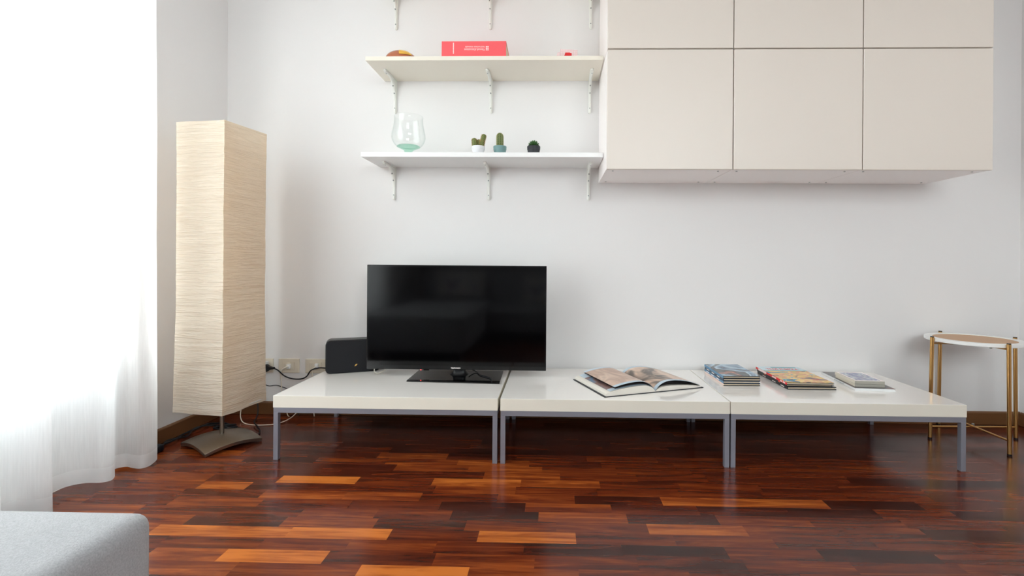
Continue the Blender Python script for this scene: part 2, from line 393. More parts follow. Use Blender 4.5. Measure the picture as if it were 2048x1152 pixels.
struct(MB().box((XL - .4, YB, 0), (XR + .4, YB + T, H)), 'wall_back', M_wall)
WY0, WY1, WZ = -2.75, -0.70, 2.56         # french window opening in the left wall
lw = MB().box((XL - .24, WY1, 0), (XL, YB, H)).box((XL - .24, YF, 0), (XL, WY0, H)).box((XL - .24, WY0, WZ), (XL, WY1, H))
struct(lw, 'wall_left', M_wall)
struct(MB().box((XR, YF, 0), (XR + T, YB, H)), 'wall_right', M_wall)
RX0, RX1, RZ0, RZ1 = .30, 2.20, 1.35, 2.65          # unseen opening added behind the camera for soft frontal fill light
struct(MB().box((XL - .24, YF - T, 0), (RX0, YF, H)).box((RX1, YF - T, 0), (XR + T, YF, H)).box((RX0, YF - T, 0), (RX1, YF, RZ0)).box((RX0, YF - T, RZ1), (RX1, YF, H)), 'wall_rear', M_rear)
struct(MB().box((XL - .24, YF - T, H), (XR + T, YB + T, H + .1)), 'ceiling', M_ceil)
def bb(pts, name):   # baseboard profile
    struct(pts, name, M_base, bevel=0.003)
prof = [(0, 0), (0, .073), (-.006, .073), (-.012, .066), (-.012, 0)]
bb(MB().prism([(y, z) for y, z in prof], 0, XL, XR), 'baseboard_back')
bb(MB().prism([(XL + .012, 0), (XL + .012, .066), (XL + .006, .073), (XL, .073), (XL, 0)], 1, WY1, -.0125), 'baseboard_left')
bb(MB().prism([(XR, 0), (XR, .073), (XR - .006, .073), (XR - .012, .066), (XR - .012, 0)], 1, YF, -.0125), 'baseboard_right')
struct(MB().box((XL - .24, WY0, -.05), (XL - .0, WY1, 0.0)), 'trim_1', pm('threshold_stone', srgb(200, 196, 190), 0.4))
wf = MB(); fx0, fx1 = XL - .16, XL - .10
for y0, y1 in ((WY0, WY0 + .06), (WY1 - .06, WY1), ((WY0 + WY1) / 2 - .05, (WY0 + WY1) / 2 + .05)):
    wf.box((fx0, y0, 0), (fx1, y1, WZ))
for z0, z1 in ((0, .50), (WZ - .07, WZ)): wf.box((fx0 + .001, WY0 + .06, z0), (fx1 - .001, WY1 - .06, z1))
win = struct(wf, 'window_1', M_white)
MB().box((XL - .132, WY0 + .06, .50), (XL - .128, WY1 - .06, WZ - .07)).build('pane', M_pane, win)

wf = MB(); fy0, fy1 = YF - .09, YF - .04
for x0, x1 in ((RX0, RX0 + .06), (RX1 - .06, RX1), ((RX0 + RX1) / 2 - .04, (RX0 + RX1) / 2 + .04)): wf.box((x0, fy0, RZ0), (x1, fy1, RZ1))
for z0, z1 in ((RZ0, RZ0 + .06), (RZ1 - .06, RZ1)): wf.box((RX0 + .06, fy0 + .001, z0), (RX1 - .06, fy1 - .001, z1))
fill_win = struct(wf, 'added_fill_window', M_white)  # frame of the added opening, there only to let in fill light
MB().box((RX0 + .06, YF - .067, RZ0 + .06), (RX1 - .06, YF - .063, RZ1 - .06)).build('pane', M_pane, fill_win)

# ------------------------------------------------------------------ curtains
def cat(P, n):
    Q = []
    for i in range(len(P) - 1):
        p0 = Vector(P[max(i - 1, 0)]); p1 = Vector(P[i]); p2 = Vector(P[i + 1]); p3 = Vector(P[min(i + 2, len(P) - 1)])
        for k in range(n):
            t = k / n
            Q.append(0.5 * ((2 * p1) + (-p0 + p2) * t + (2 * p0 - 5 * p1 + 4 * p2 - p3) * t * t + (-p0 + 3 * p1 - 3 * p2 + p3) * t ** 3))
    Q.append(Vector(P[-1])); return Q
def curtain(name, pts, label, hemf, seed):
    root = thing(name, label, 'curtain', (pts[0][0], pts[0][1], 0.01), group='sheer curtains at the window')
    Q = cat([(p[0], p[1], 0) for p in pts], 8); nz = 60; ztop = 2.60
    def pt(i, z):
        p = Q[i]; k = z / ztop
        cx = -1.757
        a = 1 - 0.35 * k
        x = cx + (p.x - cx) * a + 0.006 * noise.noise(Vector((seed, p.y * 7, z * 1.6)))
        y = p.y + 0.012 * noise.noise(Vector((p.y * 3, z * 1.1, seed + 3))) - 0.006 * k
        return Vector((x, y, z))
    vs = []; fs = []; n = len(Q)
    hv = []
    for i in range(n):
        zb = hemf(i / (n - 1))
        for j in range(nz + 1):
            vs.append(pt(i, zb + 0.055 + (ztop - zb - 0.055) * (j / nz) ** 1.2))
        for j in range(4): hv.append(pt(i, zb + 0.055 * j / 3))
    for i in range(n - 1):
        for j in range(nz):
            fs.append((i * (nz + 1) + j, (i + 1) * (nz + 1) + j, (i + 1) * (nz + 1) + j + 1, i * (nz + 1) + j + 1))
    MB().add(vs, fs).build('drape', M_curtain, root, smooth='all')
    hf = [(i * 4 + j, (i + 1) * 4 + j, (i + 1) * 4 + j + 1, i * 4 + j + 1) for i in range(n - 1) for j in range(3)]
    MB().add(hv, hf).build('hem', M_hem, root, smooth='all')
    return root
curtain('sheer_curtain', [(-1.775,-.66),(-1.74,-.648),(-1.705,-.665),(-1.676,-.735),(-1.688,-.767),(-1.725,-.764),(-1.765,-.752),(-1.79,-.778),
        (-1.755,-.82),(-1.715,-.86),(-1.692,-.90),(-1.71,-.925),(-1.76,-.932),(-1.80,-.955),(-1.82,-1.0),(-1.81,-1.05),(-1.80,-1.10)],
        'far panel of the white sheer curtain, reaching the wall beside the paper lamp',
        lambda t: 0.012 + 0.012 * max(0, math.sin(PI * (t - .5) / .5)) if t > .5 else 0.010, 1.0)
pts2 = [(-1.775,-1.075),(-1.735,-1.085),(-1.70,-1.11),(-1.725,-1.135),(-1.79,-1.145),(-1.80,-1.19),(-1.745,-1.23),(-1.695,-1.29)]
y = -1.29; k = 0
while y > -2.80:
    y -= 0.075; pts2.append((-1.735 + 0.045 * (-1) ** k + 0.01 * rnd.uniform(-1, 1), y)); k += 1
curtain('sheer_curtain', pts2, 'near panel of the white sheer curtain, falling to the floor behind the grey sofa corner', lambda t: 0.008, 5.0)
rod = MB().tube([(-1.757, -.56, 2.63), (-1.757, -2.95, 2.63)], 0.012, 12)
for y in (-.60, -1.75, -2.90): rod.box((-1.856, y - .008, 2.622), (-1.757, y + .008, 2.638))
tag(rod.build('curtain_rod', M_white, smooth=True), 'white rod above the window carrying the sheer curtains', 'curtain rod')

# ------------------------------------------------------------------ media benches
def bench(x0, x1, label):
    r = thing('low_table', label, 'low table', ((x0 + x1) / 2, -.32, 0), group='white low benches in a row along the wall')
    y0, y1, zt, zb = -.633, -.016, .281, .229
    tb = MB().box((x0, y0, zb), (x1, y1, zt)); tb.m = [1, 0, 1, 1, 1, 1]
    tb.build('table_top', [M_top, M_band], r, bevel=.0012)
    s = .0205; zf = .206
    e = .0015
    fr = MB()
    fr.box((x0 + e, y0 + e, zf), (x1 - e, y0 + e + s, zb)).box((x0 + e, y1 - e - s, zf), (x1 - e, y1 - e, zb))
    fr.box((x0 + e, y0 + e + s, zf), (x0 + e + s, y1 - e - s, zb)).box((x1 - e - s, y0 + e + s, zf), (x1 - e, y1 - e - s, zb))
    fr.build('frame', M_steel, r, bevel=.001)
    for lx in (x0 + e, x1 - e - s):
        for ly in (y0 + e, y1 - e - s):
            MB().box((lx, ly, 0.0), (lx + s, ly + s, zf)).build('leg', M_steel, r, bevel=.001)
    return r
bench(-1.2165, -.2345, 'glossy white low bench under the television, leftmost of the row')
bench(-.2235, .7585, 'glossy white low bench with the open book, middle one of the row')
bench(.7615, 1.748, 'glossy white low bench with book stacks, rightmost and beside the round side table')

# ------------------------------------------------------------------ wall cabinets
cols = [(.2495, .8395), (.8425, 1.4385), (1.4415, 2.035)]
lab = ['left', 'middle', 'right']
wc = 0
for (z0, z1, rowname) in ((1.313, 1.880, 'lower'), (1.8835, 2.451, 'upper')):
    for k, (x0, x1) in enumerate(cols):
        near = {0: 'next to the shelves', 1: 'in the middle column', 2: 'at the right end'}[k]
        r = thing('wall_cabinet', 'cream door wall cabinet %s of the %s row' % (near, rowname), 'wall cabinet', ((x0 + x1) / 2, -.2, z0), group='cream wall cabinets')
        dy = -.4015
        MB().box((x0, dy, z0 + .0015), (x1, -.001, z1)).build('body', M_carcass, r, bevel=.001)
        if k > 0 or True:
            MB().box((x0 + .0005, -.4205, z0 - .001), (x1 - .0005, dy - .0015, z1 - .003)).build('door', M_cream, r, bevel=.003, seg=3)
        if rowname == 'lower':
            for sx_ in (x0 + .035, x1 - .05):
                for sy_ in (-.365, -.045):
                    MB().lathe([(0, z0 - .0003), (.0045, z0 - .0003), (.0045, z0 + .002)], 12, 0, Matrix.Translation((sx_, sy_, 0))).build('cam_hole', M_screw, r)

# ------------------------------------------------------------------ shelves with brackets
def arc_profile(L=.178, t=.0075, k=.036):
    # bracket side profile (out from the wall, down): concave web between the arms
    pts = [(0, 0), (L, 0), (L, -t * 1.1)]
    A = Vector((L - .006, -t * 1.5)); B = Vector((t * 1.5, -(L - .006))); Cc = Vector((k, -k))
    n = 14
    ctrl = 2 * Cc - 0.5 * (A + B)
    for i in range(n + 1):
        s = i / n; p = A * (1 - s) ** 2 + ctrl * 2 * s * (1 - s) + B * s * s
        pts.append((p.x, p.y))
    pts += [(t * 1.1, -L), (0, -L)]
    return pts
BP = arc_profile()
def shelf(x0, x1, z_bot, thick, bxs, mat, label):
    r = thing('wall_shelf', label, 'shelf', ((x0 + x1) / 2, -.14, z_bot), group='bracketed wall shelves')
    MB().box((x0, -.287, z_bot), (x1, -.0005, z_bot + thick)).build('board', mat, r, bevel=.0012)
    for bx_ in bxs:
        m = MB()
        P = [(-max(u, .0004), z_bot + v - .0003) for u, v in BP]
        m.prism(P, 0, bx_ - .003, bx_ + .003)                    # web
        wv = .0085
        m.box((bx_ - wv, -.0065, z_bot - .174), (bx_ + wv, -.0004, z_bot - .0004))          # wall flange
        m.box((bx_ - wv, -.174, z_bot - .0055), (bx_ + wv, -.0065, z_bot - .0004))           # shelf flange
        # rounded outer rib following the web edge
        rib = [(bx_, -max(u, .004), z_bot + v) for u, v in BP[2:-1]]
        m.tube(rib, .0072, 8)
        for cxx in ((bx_, -.0034, z_bot - .174), ):
            m.lathe([(0, -.003), (wv, -.003), (wv, .003), (0, .003)], 16, 0, Matrix.Translation(cxx) @ Matrix.Rotation(PI / 2, 4, 'X'))
        m.lathe([(0, -.0025), (wv, -.0025), (wv, .0025), (0, .0025)], 16, 0, Matrix.Translation((bx_, -.174, z_bot - .003)))
        b = m.build('bracket', M_bracket, r, smooth=True)
        for (yy, zz, ax) in ((-.0165, -.156, 'w'), (-.026, -.075, 'w'), (-.048, -.043, 'd'), (-.155, -.016, 's')):
            Mx = Matrix.Translation((bx_, yy, z_bot + zz)) @ Matrix.Rotation({'w': PI / 2, 'd': PI * .75, 's': PI}[ax], 4, 'X')
            MB().lathe([(0, .0012), (.003, .0008), (.0038, -.002), (.0038, -.004)], 12, 0, Mx).build('screw', M_screw, b, smooth=True)
    return r
shelf(-.972, .242, 2.353, .021, (-.892, -.361, .199), M_shelf1, 'topmost wall shelf, only its white brackets showing at the top')
shelf(-.956, .244, 1.883, .021, (-.894, -.354, .197), M_shelf1, 'cream middle wall shelf holding the red manual')
shelf(-.976, .2465, 1.397, .0235, (-.896, -.363, .193), M_shelf2, 'white lowest wall shelf holding the glass vase and cacti')
S2 = 1.904; S3 = 1.4205

# ------------------------------------------------------------------ television
tv = thing('television', 'black flat screen television on a glossy base on the left bench', 'television', (-.49, -.24, .281))
bx0, bx1, z0, z1, yf = -.9535, -.0325, .3175, .8515, -.250
MB().box((bx0, yf, z0), (bx1, yf + .028, z1)).build('housing', M_bezel, tv, bevel=.0025)
MB().box((bx0 + .12, yf + .028, z0 + .03), (bx1 - .12, yf + .062, z0 + .33)).build('rear_casing', M_black, tv, bevel=.01)
MB().box((bx0 + .007, yf - .0006, z0 + .021), (bx1 - .007, yf + .001, z1 - .007)).build('screen', M_screen, tv)
stand = [(-.713, -.362), (-.254, -.384), (-.262, -.122), (-.716, -.118)]
MB().prism(stand, 2, .2812, .288).build('stand_base', M_blackgl, tv, bevel=.0015)
nk = MB()
def neck(u, v):
    a = 2 * PI * u; s = 1 + .55 * (1 - v) ** 5
    return Vector((-.481 + .031 * s * math.copysign(abs(math.cos(a)) ** .5, math.cos(a)), -.212 + .020 * s * math.copysign(abs(math.sin(a)) ** .5, math.sin(a)), (.288 + .042 * v)))
nk.grid(neck, 40, 10).build('stand_neck', M_black, tv, smooth=True)
Mf = Matrix.Translation((-.494, yf - .0003, .3272)) @ Matrix.Rotation(PI / 2, 4, 'X')
text_part('brand_lettering', 'TELEFUNKEN', .049, .0072, M_printw, tv, Mf, .0006, .02)
MB().lathe([(0, -.003), (.0026, -.002), (.003, .0), (.0026, .002), (0, .003)], 12, 0, Matrix.Translation((-.674, yf + .006, .3155))).build('standby_light', M_led, tv, smooth=True)
MB().box((-.66, yf + .002, .3125), (-.632, yf + .012, .3176)).build('sensor', M_bezel, tv, bevel=.001)
ft = MB().tube([(-.925, -.215, .3135), (-.923, -.215, .294), (-.908, -.200, .2845), (-.885, -.165, .295), (-.875, -.15, .302)], .0024, 8, smooth_n=5)
tag(ft.build('white_cable', M_cable_w, smooth=True), 'short white cable loop hanging under the television corner onto the bench', 'cable')
tag(MB().tube([(-.44, -.175, .312), (-.425, -.165, .302), (-.40, -.17, .2922), (-.371, -.236, .2912), (-.341, -.268, .2912), (-.312, -.30, .2912), (-.298, -.345, .2912), (-.2935, -.372, .2912)], .0024, 8, smooth_n=6).build('television_cable', M_cable_k, smooth=True),
    'thin black cable lying curved across the television base', 'cable')

# ------------------------------------------------------------------ loudspeaker
a = math.atan2(.067, .163)
sp = thing('loudspeaker', 'black fabric loudspeaker half hidden behind the television', 'speaker', (-1.175, -.232, .281), a)
Wd, Ht, Dp = .27, .172, .085
def sp_out(inset=0, n=8):
    r = .024 - inset * .5; pts = []
    x0_, x1_, z0_, z1_ = inset, Wd - inset, inset, Ht - inset
    for cx_, cz_, a0 in ((x1_ - r, z0_ + r, -PI / 2), (x1_ - r, z1_ - r, 0), (x0_ + r, z1_ - r, PI / 2), (x0_ + r, z0_ + r, PI)):
        for i in range(n + 1):
            t = a0 + PI / 2 * i / n
            X = cx_ + r * math.cos(t); Z = cz_ + r * math.sin(t)
            Z += .006 * math.sin(PI * X / Wd) * (1 if Z > Ht / 2 else 0)
            pts.append((X, Z))
    return pts
MB().prism(sp_out(), 1, .004, Dp).build('enclosure', M_black, sp, bevel=.003, world=False)
MB().prism(sp_out(.004), 1, -.002, .004).build('grille', M_speaker, sp, bevel=.0015, world=False)
lg = MB().prism([(.141, .034), (.1475, .0445), (.1495, .0455), (.158, .0445), (.1545, .0435), (.153, .039), (.148, .036)], 1, -.0036, -.0018)
lg.build('gold_badge', M_goldmark, sp, world=False)

# ------------------------------------------------------------------ open book
ob = thing('open_book', 'large open picture book with desert photographs on the middle bench', 'book', (.471, -.495, .281), math.radians(21.5))
Lp, Dp_ = .252, .333
M_cov = pm('dark_cover', srgb(34, 38, 44), 0.5)
M_blockw = pm('page_block', srgb(232, 226, 216), 0.8, bump=((3, 3, 700), 0.5))
M_spread = art_mat('desert_photograph', [srgb(232, 208, 190), srgb(214, 184, 164), srgb(190, 160, 142), srgb(222, 196, 176), srgb(150, 128, 114)], (7, 5, 5), 0.35, 1.6, False)
M_rocks = art_mat('rocky_photograph', [srgb(236, 212, 194), srgb(224, 196, 176), srgb(212, 184, 164), srgb(120, 108, 100), srgb(96, 88, 84)], (9, 6, 6), 0.35, 1.4, False, 3.1)
M_blue = pm('pale_blue_margin', srgb(196, 212, 224), 0.4)
M_dark_photo = art_mat('dark_photograph', [srgb(60, 50, 62), srgb(130, 96, 86), srgb(90, 130, 160)], (14, 6, 6), 0.35, 1.0, False)
MB().box((-.262, -.004, .0003), (-.006, Dp_ + .004, .0033)).box((.006, -.004, .0003), (.262, Dp_ + .004, .0033)).box((-.006, -.004, .0003), (.006, Dp_ + .004, .0022)).build('cover', M_cov, ob, bevel=.001, world=False)
def hump(x, h, xp, end):          # page curve height over distance x from the spine
    t = x / Lp
    rise = 1 - math.exp(-x / xp)
    return .004 + h * rise * (1 - t) ** .75 * (1 + .5 * t) + end * t
def block(side, h, xp, end, name, mat, w=Lp):
    n = 28; top = [(side * w * i / n, hump(w * i / n, h, xp, end)) for i in range(n + 1)]
    pts = [(side * w, .0034)] + top[::-1] + [(0, .0034)]
    MB().prism(pts, 1, 0, Dp_).build(name, mat, ob, world=False, smooth=True)
block(-1, .034, .022, .010, 'page_block', M_blockw)
block(1, .022, .022, .003, 'page_block', M_blockw)
def leaf(side, h, xp, end, w, y0, y1, mats, name, thick=.0006, split=(.07, .93)):
    n = 30; m = MB()
    ys = [y0, y0 + (y1 - y0) * split[0], y0 + (y1 - y0) * split[1], y1]
    for j in range(3):
        mi = 1 if j == 1 else 0
        vs = []
        for i in range(n + 1):
            x = w * i / n; z = hump(x, h, xp, end) + .0005
            vs += [(side * x, ys[j], z), (side * x, ys[j + 1], z), (side * x, ys[j + 1], z + thick), (side * x, ys[j], z + thick)]
        fs = []
        for i in range(n):
            q = 4 * i; p = q + 4
            fs += [(q, p, p + 1, q + 1), (q + 3, q + 2, p + 2, p + 3), (q, q + 3, p + 3, p), (q + 1, p + 1, p + 2, q + 2)]
        fs += [(0, 1, 2, 3), (4 * n, 4 * n + 3, 4 * n + 2, 4 * n + 1)]
        m.add(vs, fs, mi)
    return m.build(name, mats, ob, world=False, smooth=True)
leaf(-1, .036, .022, .011, .232, .004, Dp_ - .004, [M_blue, M_dark_photo], 'lower_leaf', split=(.10, .80))
leaf(-1, .056, .032, .016, .208, .004, Dp_ - .002, [M_blue, M_spread], 'raised_leaf')
leaf(1, .052, .036, .004, .248, .004, Dp_ - .002, [M_blue, M_rocks], 'raised_leaf')
M_dkleaf = pm('dark_printed_leaf', srgb(52, 46, 46), .5)
leaf(1, .030, .026, .0035, .25, .006, Dp_ - .006, [M_dkleaf, M_dkleaf], 'loose_leaf')
leaf(1, .038, .030, .0035, .249, .006, Dp_ - .006, [M_dkleaf, M_dkleaf], 'loose_leaf')
leaf(-1, .044, .026, .013, .205, .006, Dp_ - .006, [M_dkleaf, M_dkleaf], 'loose_leaf')

# ------------------------------------------------------------------ book stacks
M_kcov = pm('black_cover', srgb(26, 28, 34), 0.4)
M_ncov = pm('navy_cover', srgb(44, 66, 90), 0.4)
M_bluesp = pm('blue_spine', srgb(96, 140, 172), 0.4)
M_redsp = pm('bright_red_spine', srgb(226, 44, 50), 0.4)
M_creamsp = pm('pale_pink_spine', srgb(240, 214, 202), 0.45)
A_blue = art_mat('blue_painted_cover', [srgb(70, 84, 100), srgb(112, 134, 156), srgb(150, 178, 200), srgb(176, 202, 220), srgb(96, 106, 112), srgb(52, 56, 62), srgb(206, 140, 118)], (7.5, 6.5, 6), 0.22, 1.1, False, 1.3)
A_comic = art_mat('comic_cover_drawing', [srgb(58, 66, 92), srgb(44, 146, 166), srgb(232, 188, 96), srgb(240, 200, 120), srgb(226, 156, 108), srgb(214, 176, 96), srgb(120, 90, 84), srgb(196, 60, 48)], (10, 13, 12), 0.25, .9, True, 4.4)
A_grey = art_mat('grey_magazine_cover', [srgb(84, 84, 88), srgb(110, 108, 108), srgb(140, 96, 92)], (10, 10, 10), 0.3, 1.0, False)
A_disc = art_mat('ski_slope_cover', [srgb(228, 230, 226), srgb(206, 214, 222), srgb(120, 122, 164), srgb(214, 220, 224), srgb(92, 94, 142)], (14, 9, 9), 0.2, 1.4, False, 7.0)
def book(loc, rz, wx, dy, h, covm, spinem, label, top=None, cov=.0030, group=None, name='book', pages=None):
    """closed hardback lying flat: spine along its left long side; origin = near-left bottom corner"""
    r = thing(name, label, 'book', loc, rz, group)
    m = MB()
    m.box((0, 0, 0), (wx, dy, cov)).box((0, 0, h - cov), (wx, dy, h))
    m.build('cover', covm, r, bevel=.0005, world=False)
    MB().box((-.0006, 0, .0002), (.003, dy, h - .0002)).build('spine', spinem, r, bevel=.0008, world=False)
    MB().box((.003, .003, cov), (wx - .004, dy - .003, h - cov)).build('page_block', pages or M_pages, r, world=False)
    if top: MB().box((.0004, .0004, h), (wx - .0004, dy - .0004, h + .0003)).build('cover_picture', top, r, world=False)
    return r
# stack 1: four comic albums
zz = .2812
g1 = 'albums in the left stack'
specs = [(M_kcov, M_creamsp, 'pale spined album at the bottom of the left book stack'),
         (M_ncov, M_bluesp, 'dark album second from the bottom of the left book stack'),
         (M_kcov, M_ncov, 'dark album second from the top of the left book stack'),
         (M_kcov, M_bluesp, 'album with a blue painted cover on top of the left stack')]
for i, (cm, sm, lb) in enumerate(specs):
    hh = .0118
    b = book((.822 + rnd.uniform(-.002, .002), -.360 + rnd.uniform(-.002, .002), zz), math.radians(1.2), .178, .272, hh, cm, sm, lb, top=A_blue if i == 3 else None, group=g1)
    if i == 2 or i == 1:
        for q in range(3): MB().box((-.0011, .05 + q * .075, .004), (-.0005, .075 + q * .075 + .012, .008)).build('spine_print', M_printw, b, world=False)
    zz += hh + .0002
# stack 2: three albums
g2 = 'albums in the middle stack'
zz = .2812
b = book((1.104, -.412, zz), math.radians(.5), .228, .330, .0125, M_kcov, M_kcov, 'large black album at the bottom of the middle stack', group=g2)
for q in (.03, .12, .23): MB().box((-.0012, q, .004), (-.0005, q + .035, .008)).build('spine_print', M_printw, b, world=False)
zz += .0127
b = book((1.100, -.408, zz), math.radians(.3), .216, .325, .0125, M_kcov, M_kcov, 'black album between the comic and the large black album', group=g2)
for q in (.06, .22): MB().box((-.0012, q, .004), (-.0005, q + .018, .009)).build('spine_print', pm('orange_print', srgb(230, 100, 60), .5), b, world=False)
zz += .0127
b = book((1.092, -.428, zz), math.radians(0), .220, .345, .0115, M_kcov, M_redsp, 'comic album with yellow drawn cover and red spine on top of the middle stack', top=A_comic, group=g2)
M_head = pm('pale_blue_header', srgb(205, 226, 234), .3); M_teal = pm('teal_band', srgb(40, 150, 160), .3)
MB().box((.0005, .252, .0118), (.2195, .3445, .0121)).build('title_panel', M_head, b, world=False)
MB().box((.0005, .244, .0118), (.2195, .252, .0122)).box((.07, .318, .0121), (.20, .334, .0123)).build('teal_band', M_teal, b, world=False)
Mt = Matrix.Translation((1.092 + .112, -.428 + .286, zz + .0122))
text_part('cover_title', 'TILDE RUMOLA', .165, .030, M_redsp, b, Mt, .0002, .035)
for q0, q1 in ((.012, .035), (.045, .062), (.105, .150)):
    MB().box((-.0012, q0, .0025), (-.0005, q1, .0052)).box((-.0012, q0, .0062), (-.0005, q1, .009)).build('spine_print', M_printw, b, world=False)
MB().box((-.0013, .215, .0004), (-.0005, .31, .011)).build('spine_print', pm('pink_white_print', srgb(246, 226, 224), .5), b, world=False)
# stack 3: magazine and two disc cases
mg = book((1.415, -.414, .2812), math.radians(-5), .180, .345, .011, M_white, M_white, 'white spined grey magazine under the two disc cases', top=A_grey, name='magazine', pages=M_white, cov=.001)
mg['category'] = 'magazine'
MB().box((-.0012, .10, .004), (-.0005, .20, .006)).build('spine_print', pm('grey_print', srgb(120, 130, 140), .5), mg, world=False)
M_case = pm('clear_case_plastic', srgb(166, 162, 152), 0.3)
def case(loc, rz, label, top):
    r = thing('disc_case', label, 'disc case', loc, rz, 'disc cases on the magazine')
    MB().box((0, 0, 0), (.133, .190, .0145)).build('shell', M_case, r, bevel=.0015, world=False)
    MB().box((-.0005, .002, .001), (.004, .188, .0138)).build('spine_insert', M_plate, r, world=False)
    MB().box((.002, .002, .0142), (.131, .188, .0148)).build('cover_sheet', M_printw, r, world=False)
    if top: MB().box((.012, .014, .0146), (.122, .176, .0151)).build('cover_picture', top, r, world=False)
case((1.4285, -.392, .2926), math.radians(-5), 'grey disc case lying under the other one on the magazine', None)
case((1.4265, -.396, .3077), math.radians(-4), 'disc case with a pale blue snowy cover, upper one on the magazine', A_disc)

# ------------------------------------------------------------------ round side table
cx, cy = 2.107, -.236
st = thing('side_table', 'round white and tan tray side table on gold legs in the right corner', 'side table', (cx, cy, 0))
Rt = .197; zt = .505
tray = MB().lathe([(0, zt - .016), (Rt - .002, zt - .016), (Rt, zt - .014), (Rt, zt - .001), (Rt - .001, zt), (Rt - .032, zt), (Rt - .034, zt - .004), (0, zt - .004)], 72, 0, Matrix.Translation((cx, cy, 0)))
tray.build('tray', M_tray_w, st, smooth=True)
MB().lathe([(0, zt - .0025), (Rt - .034, zt - .0025), (Rt - .0345, zt - .0039), (0, zt - .0039)], 64, 0, Matrix.Translation((cx, cy, 0))).build('tray_inlay', M_tray_t, st, smooth=True)
angs = [math.radians(v) for v in (181, 266, 1, 91)]
feet = []; 
for a in angs:
    rf, rt_ = .214, .2065
    f = Vector((cx + rf * math.cos(a), cy + rf * math.sin(a), 0)); t_ = Vector((cx + rt_ * math.cos(a), cy + rt_ * math.sin(a), zt + .004))
    feet.append((f, t_))
    lg = MB().tube([f + Vector((0, 0, .008)), t_], .0085, 16).build('leg', M_gold, st, smooth=True)
    MB().tube([f, f + Vector((0, 0, .009))], .0092, 16).build('rubber_foot', M_black, lg, smooth=True)
    MB().tube([t_, t_ + Vector((0, 0, .004))], .0080, 16).build('end_cap', M_black, lg, smooth=True)
for i, j in ((0, 2), (1, 3)):
    for z in (.062, zt - .026):
        k = z / zt; a_ = feet[i][0].lerp(feet[i][1], k); b_2 = feet[j][0].lerp(feet[j][1], k)
        a_.z = b_2.z = z + (0.006 if i else 0)
        MB().tube([a_, b_2], .0048, 12).build('cross_bar', M_gold, st, smooth=True)
MB().lathe([(0, 0), (.0065, 0), (.0065, .018), (0, .018)], 12, 0, Matrix.Translation((cx, cy, .06))).build('centre_bolt', M_screw, st, smooth=True)
MB().lathe([(0, 0), (.005, 0), (.005, .012), (0, .012)], 12, 0, Matrix.Translation((cx - .02, cy - .12, zt - .03))).build('tray_screw', M_screw, st, smooth=True)

# ------------------------------------------------------------------ floor lamp
lx, ly = -1.5625, -.4555
lamp = thing('floor_lamp', 'tall square floor lamp with crinkled cream paper shade in the left corner', 'floor lamp', (lx, ly, 0))
bn = Vector((-1.523, -.623)) - Vector((lx, ly)); ang = math.atan2(bn.y, bn.x)     # direction of the near corner
hb = .1235
Mb = Matrix.Translation((lx, ly, 0)) @ Matrix.Rotation(ang + PI / 4, 4, 'Z')
base = MB()
nb = 20
def bh(u, v): return .006 + .034 * (1 - .5 * (u * u + v * v))
vs = []; 
for lay in (0, 1):
    for j in range(nb + 1):
        for i in range(nb + 1):
            u = -1 + 2 * i / nb; v = -1 + 2 * j / nb
            s_ = hb * (.985 if lay == 0 else 1)
            vs.append((u * s_, v * s_, max(.0004, bh(u, v) - (.006 if lay == 0 else -.010) )))
fs = []
W1 = nb + 1; off = W1 * W1
for j in range(nb):
    for i in range(nb):
        q = j * W1 + i
        fs.append((q, q + W1, q + W1 + 1, q + 1)); q += off; fs.append((q, q + 1, q + W1 + 1, q + W1))
per = [i for i in range(nb)] + [nb + j * W1 for j in range(nb)] + [nb * W1 + nb - i for i in range(nb)] + [(nb - j) * W1 for j in range(nb)]
for k in range(len(per)):
    a_, b_3 = per[k], per[(k + 1) % len(per)]; fs.append((a_, b_3, b_3 + off, a_ + off))
base.add(vs, fs, 0, Mb).build('lamp_base', M_lampmetal, lamp, smooth=True, bevel=.0015)
MB().tube([(lx, ly, .045), (lx, ly, 1.40)], .0095, 16).build('pole', M_lampmetal, lamp, smooth=True)
sc = Vector((-1.566, -.455)); hs0 = .127
sdir = Vector((-1.458, -.607)) - sc; sa = math.atan2(sdir.y, sdir.x) + PI / 4
z0s, z1s = .178, 1.493
cor = [Vector((math.cos(sa + PI / 4 * (2 * k - 1)), math.sin(sa + PI / 4 * (2 * k - 1)))) for k in range(4)]
Nu, Nv = 36, 330
sh = MB(); vs = []
for j in range(Nv + 1):
    tz = j / Nv; z = z0s + (z1s - z0s) * tz
    half = hs0 * math.sqrt(2) * (1.035 - .05 * min(1, (tz / .35)) + .015 * max(0, (tz - .8) / .2))
    for side in range(4):
        for i in range(Nu):
            u = i / Nu
            p = cor[side].lerp(cor[(side + 1) % 4], u) * half
            nrm = (cor[side] + cor[(side + 1) % 4]).normalized()
            q = Vector((side * 7.3 + u * 1.1, z * 46, .5)); q2 = Vector((side * 3.1 + u * 2.2, z * 14, 9.5)); q3 = Vector((side * 5 + u * 1.6 + z * 2.0, z * 4.2 - u * 1.5, 2))
            edge = min(1, 6 * min(u, 1 - u) + .25)
            d = edge * (.0036 * noise.noise(q) + .0045 * noise.noise(q2)) + .0080 * noise.noise(q3) * edge * (1.5 - tz)
            d -= .007 * math.sin(PI * u) * (math.sin(PI * min(1, tz * 1.0)))
            jit = .0018 * noise.noise(Vector((side * 11, z * 30, 4))) * (1 - edge)
            vs.append((sc.x + p.x + nrm.x * d + jit, sc.y + p.y + nrm.y * d, z + (.004 * noise.noise(Vector((side * 4 + u * 3, 1, 1))) if j == 0 else 0)))
R_ = 4 * Nu; fs = []
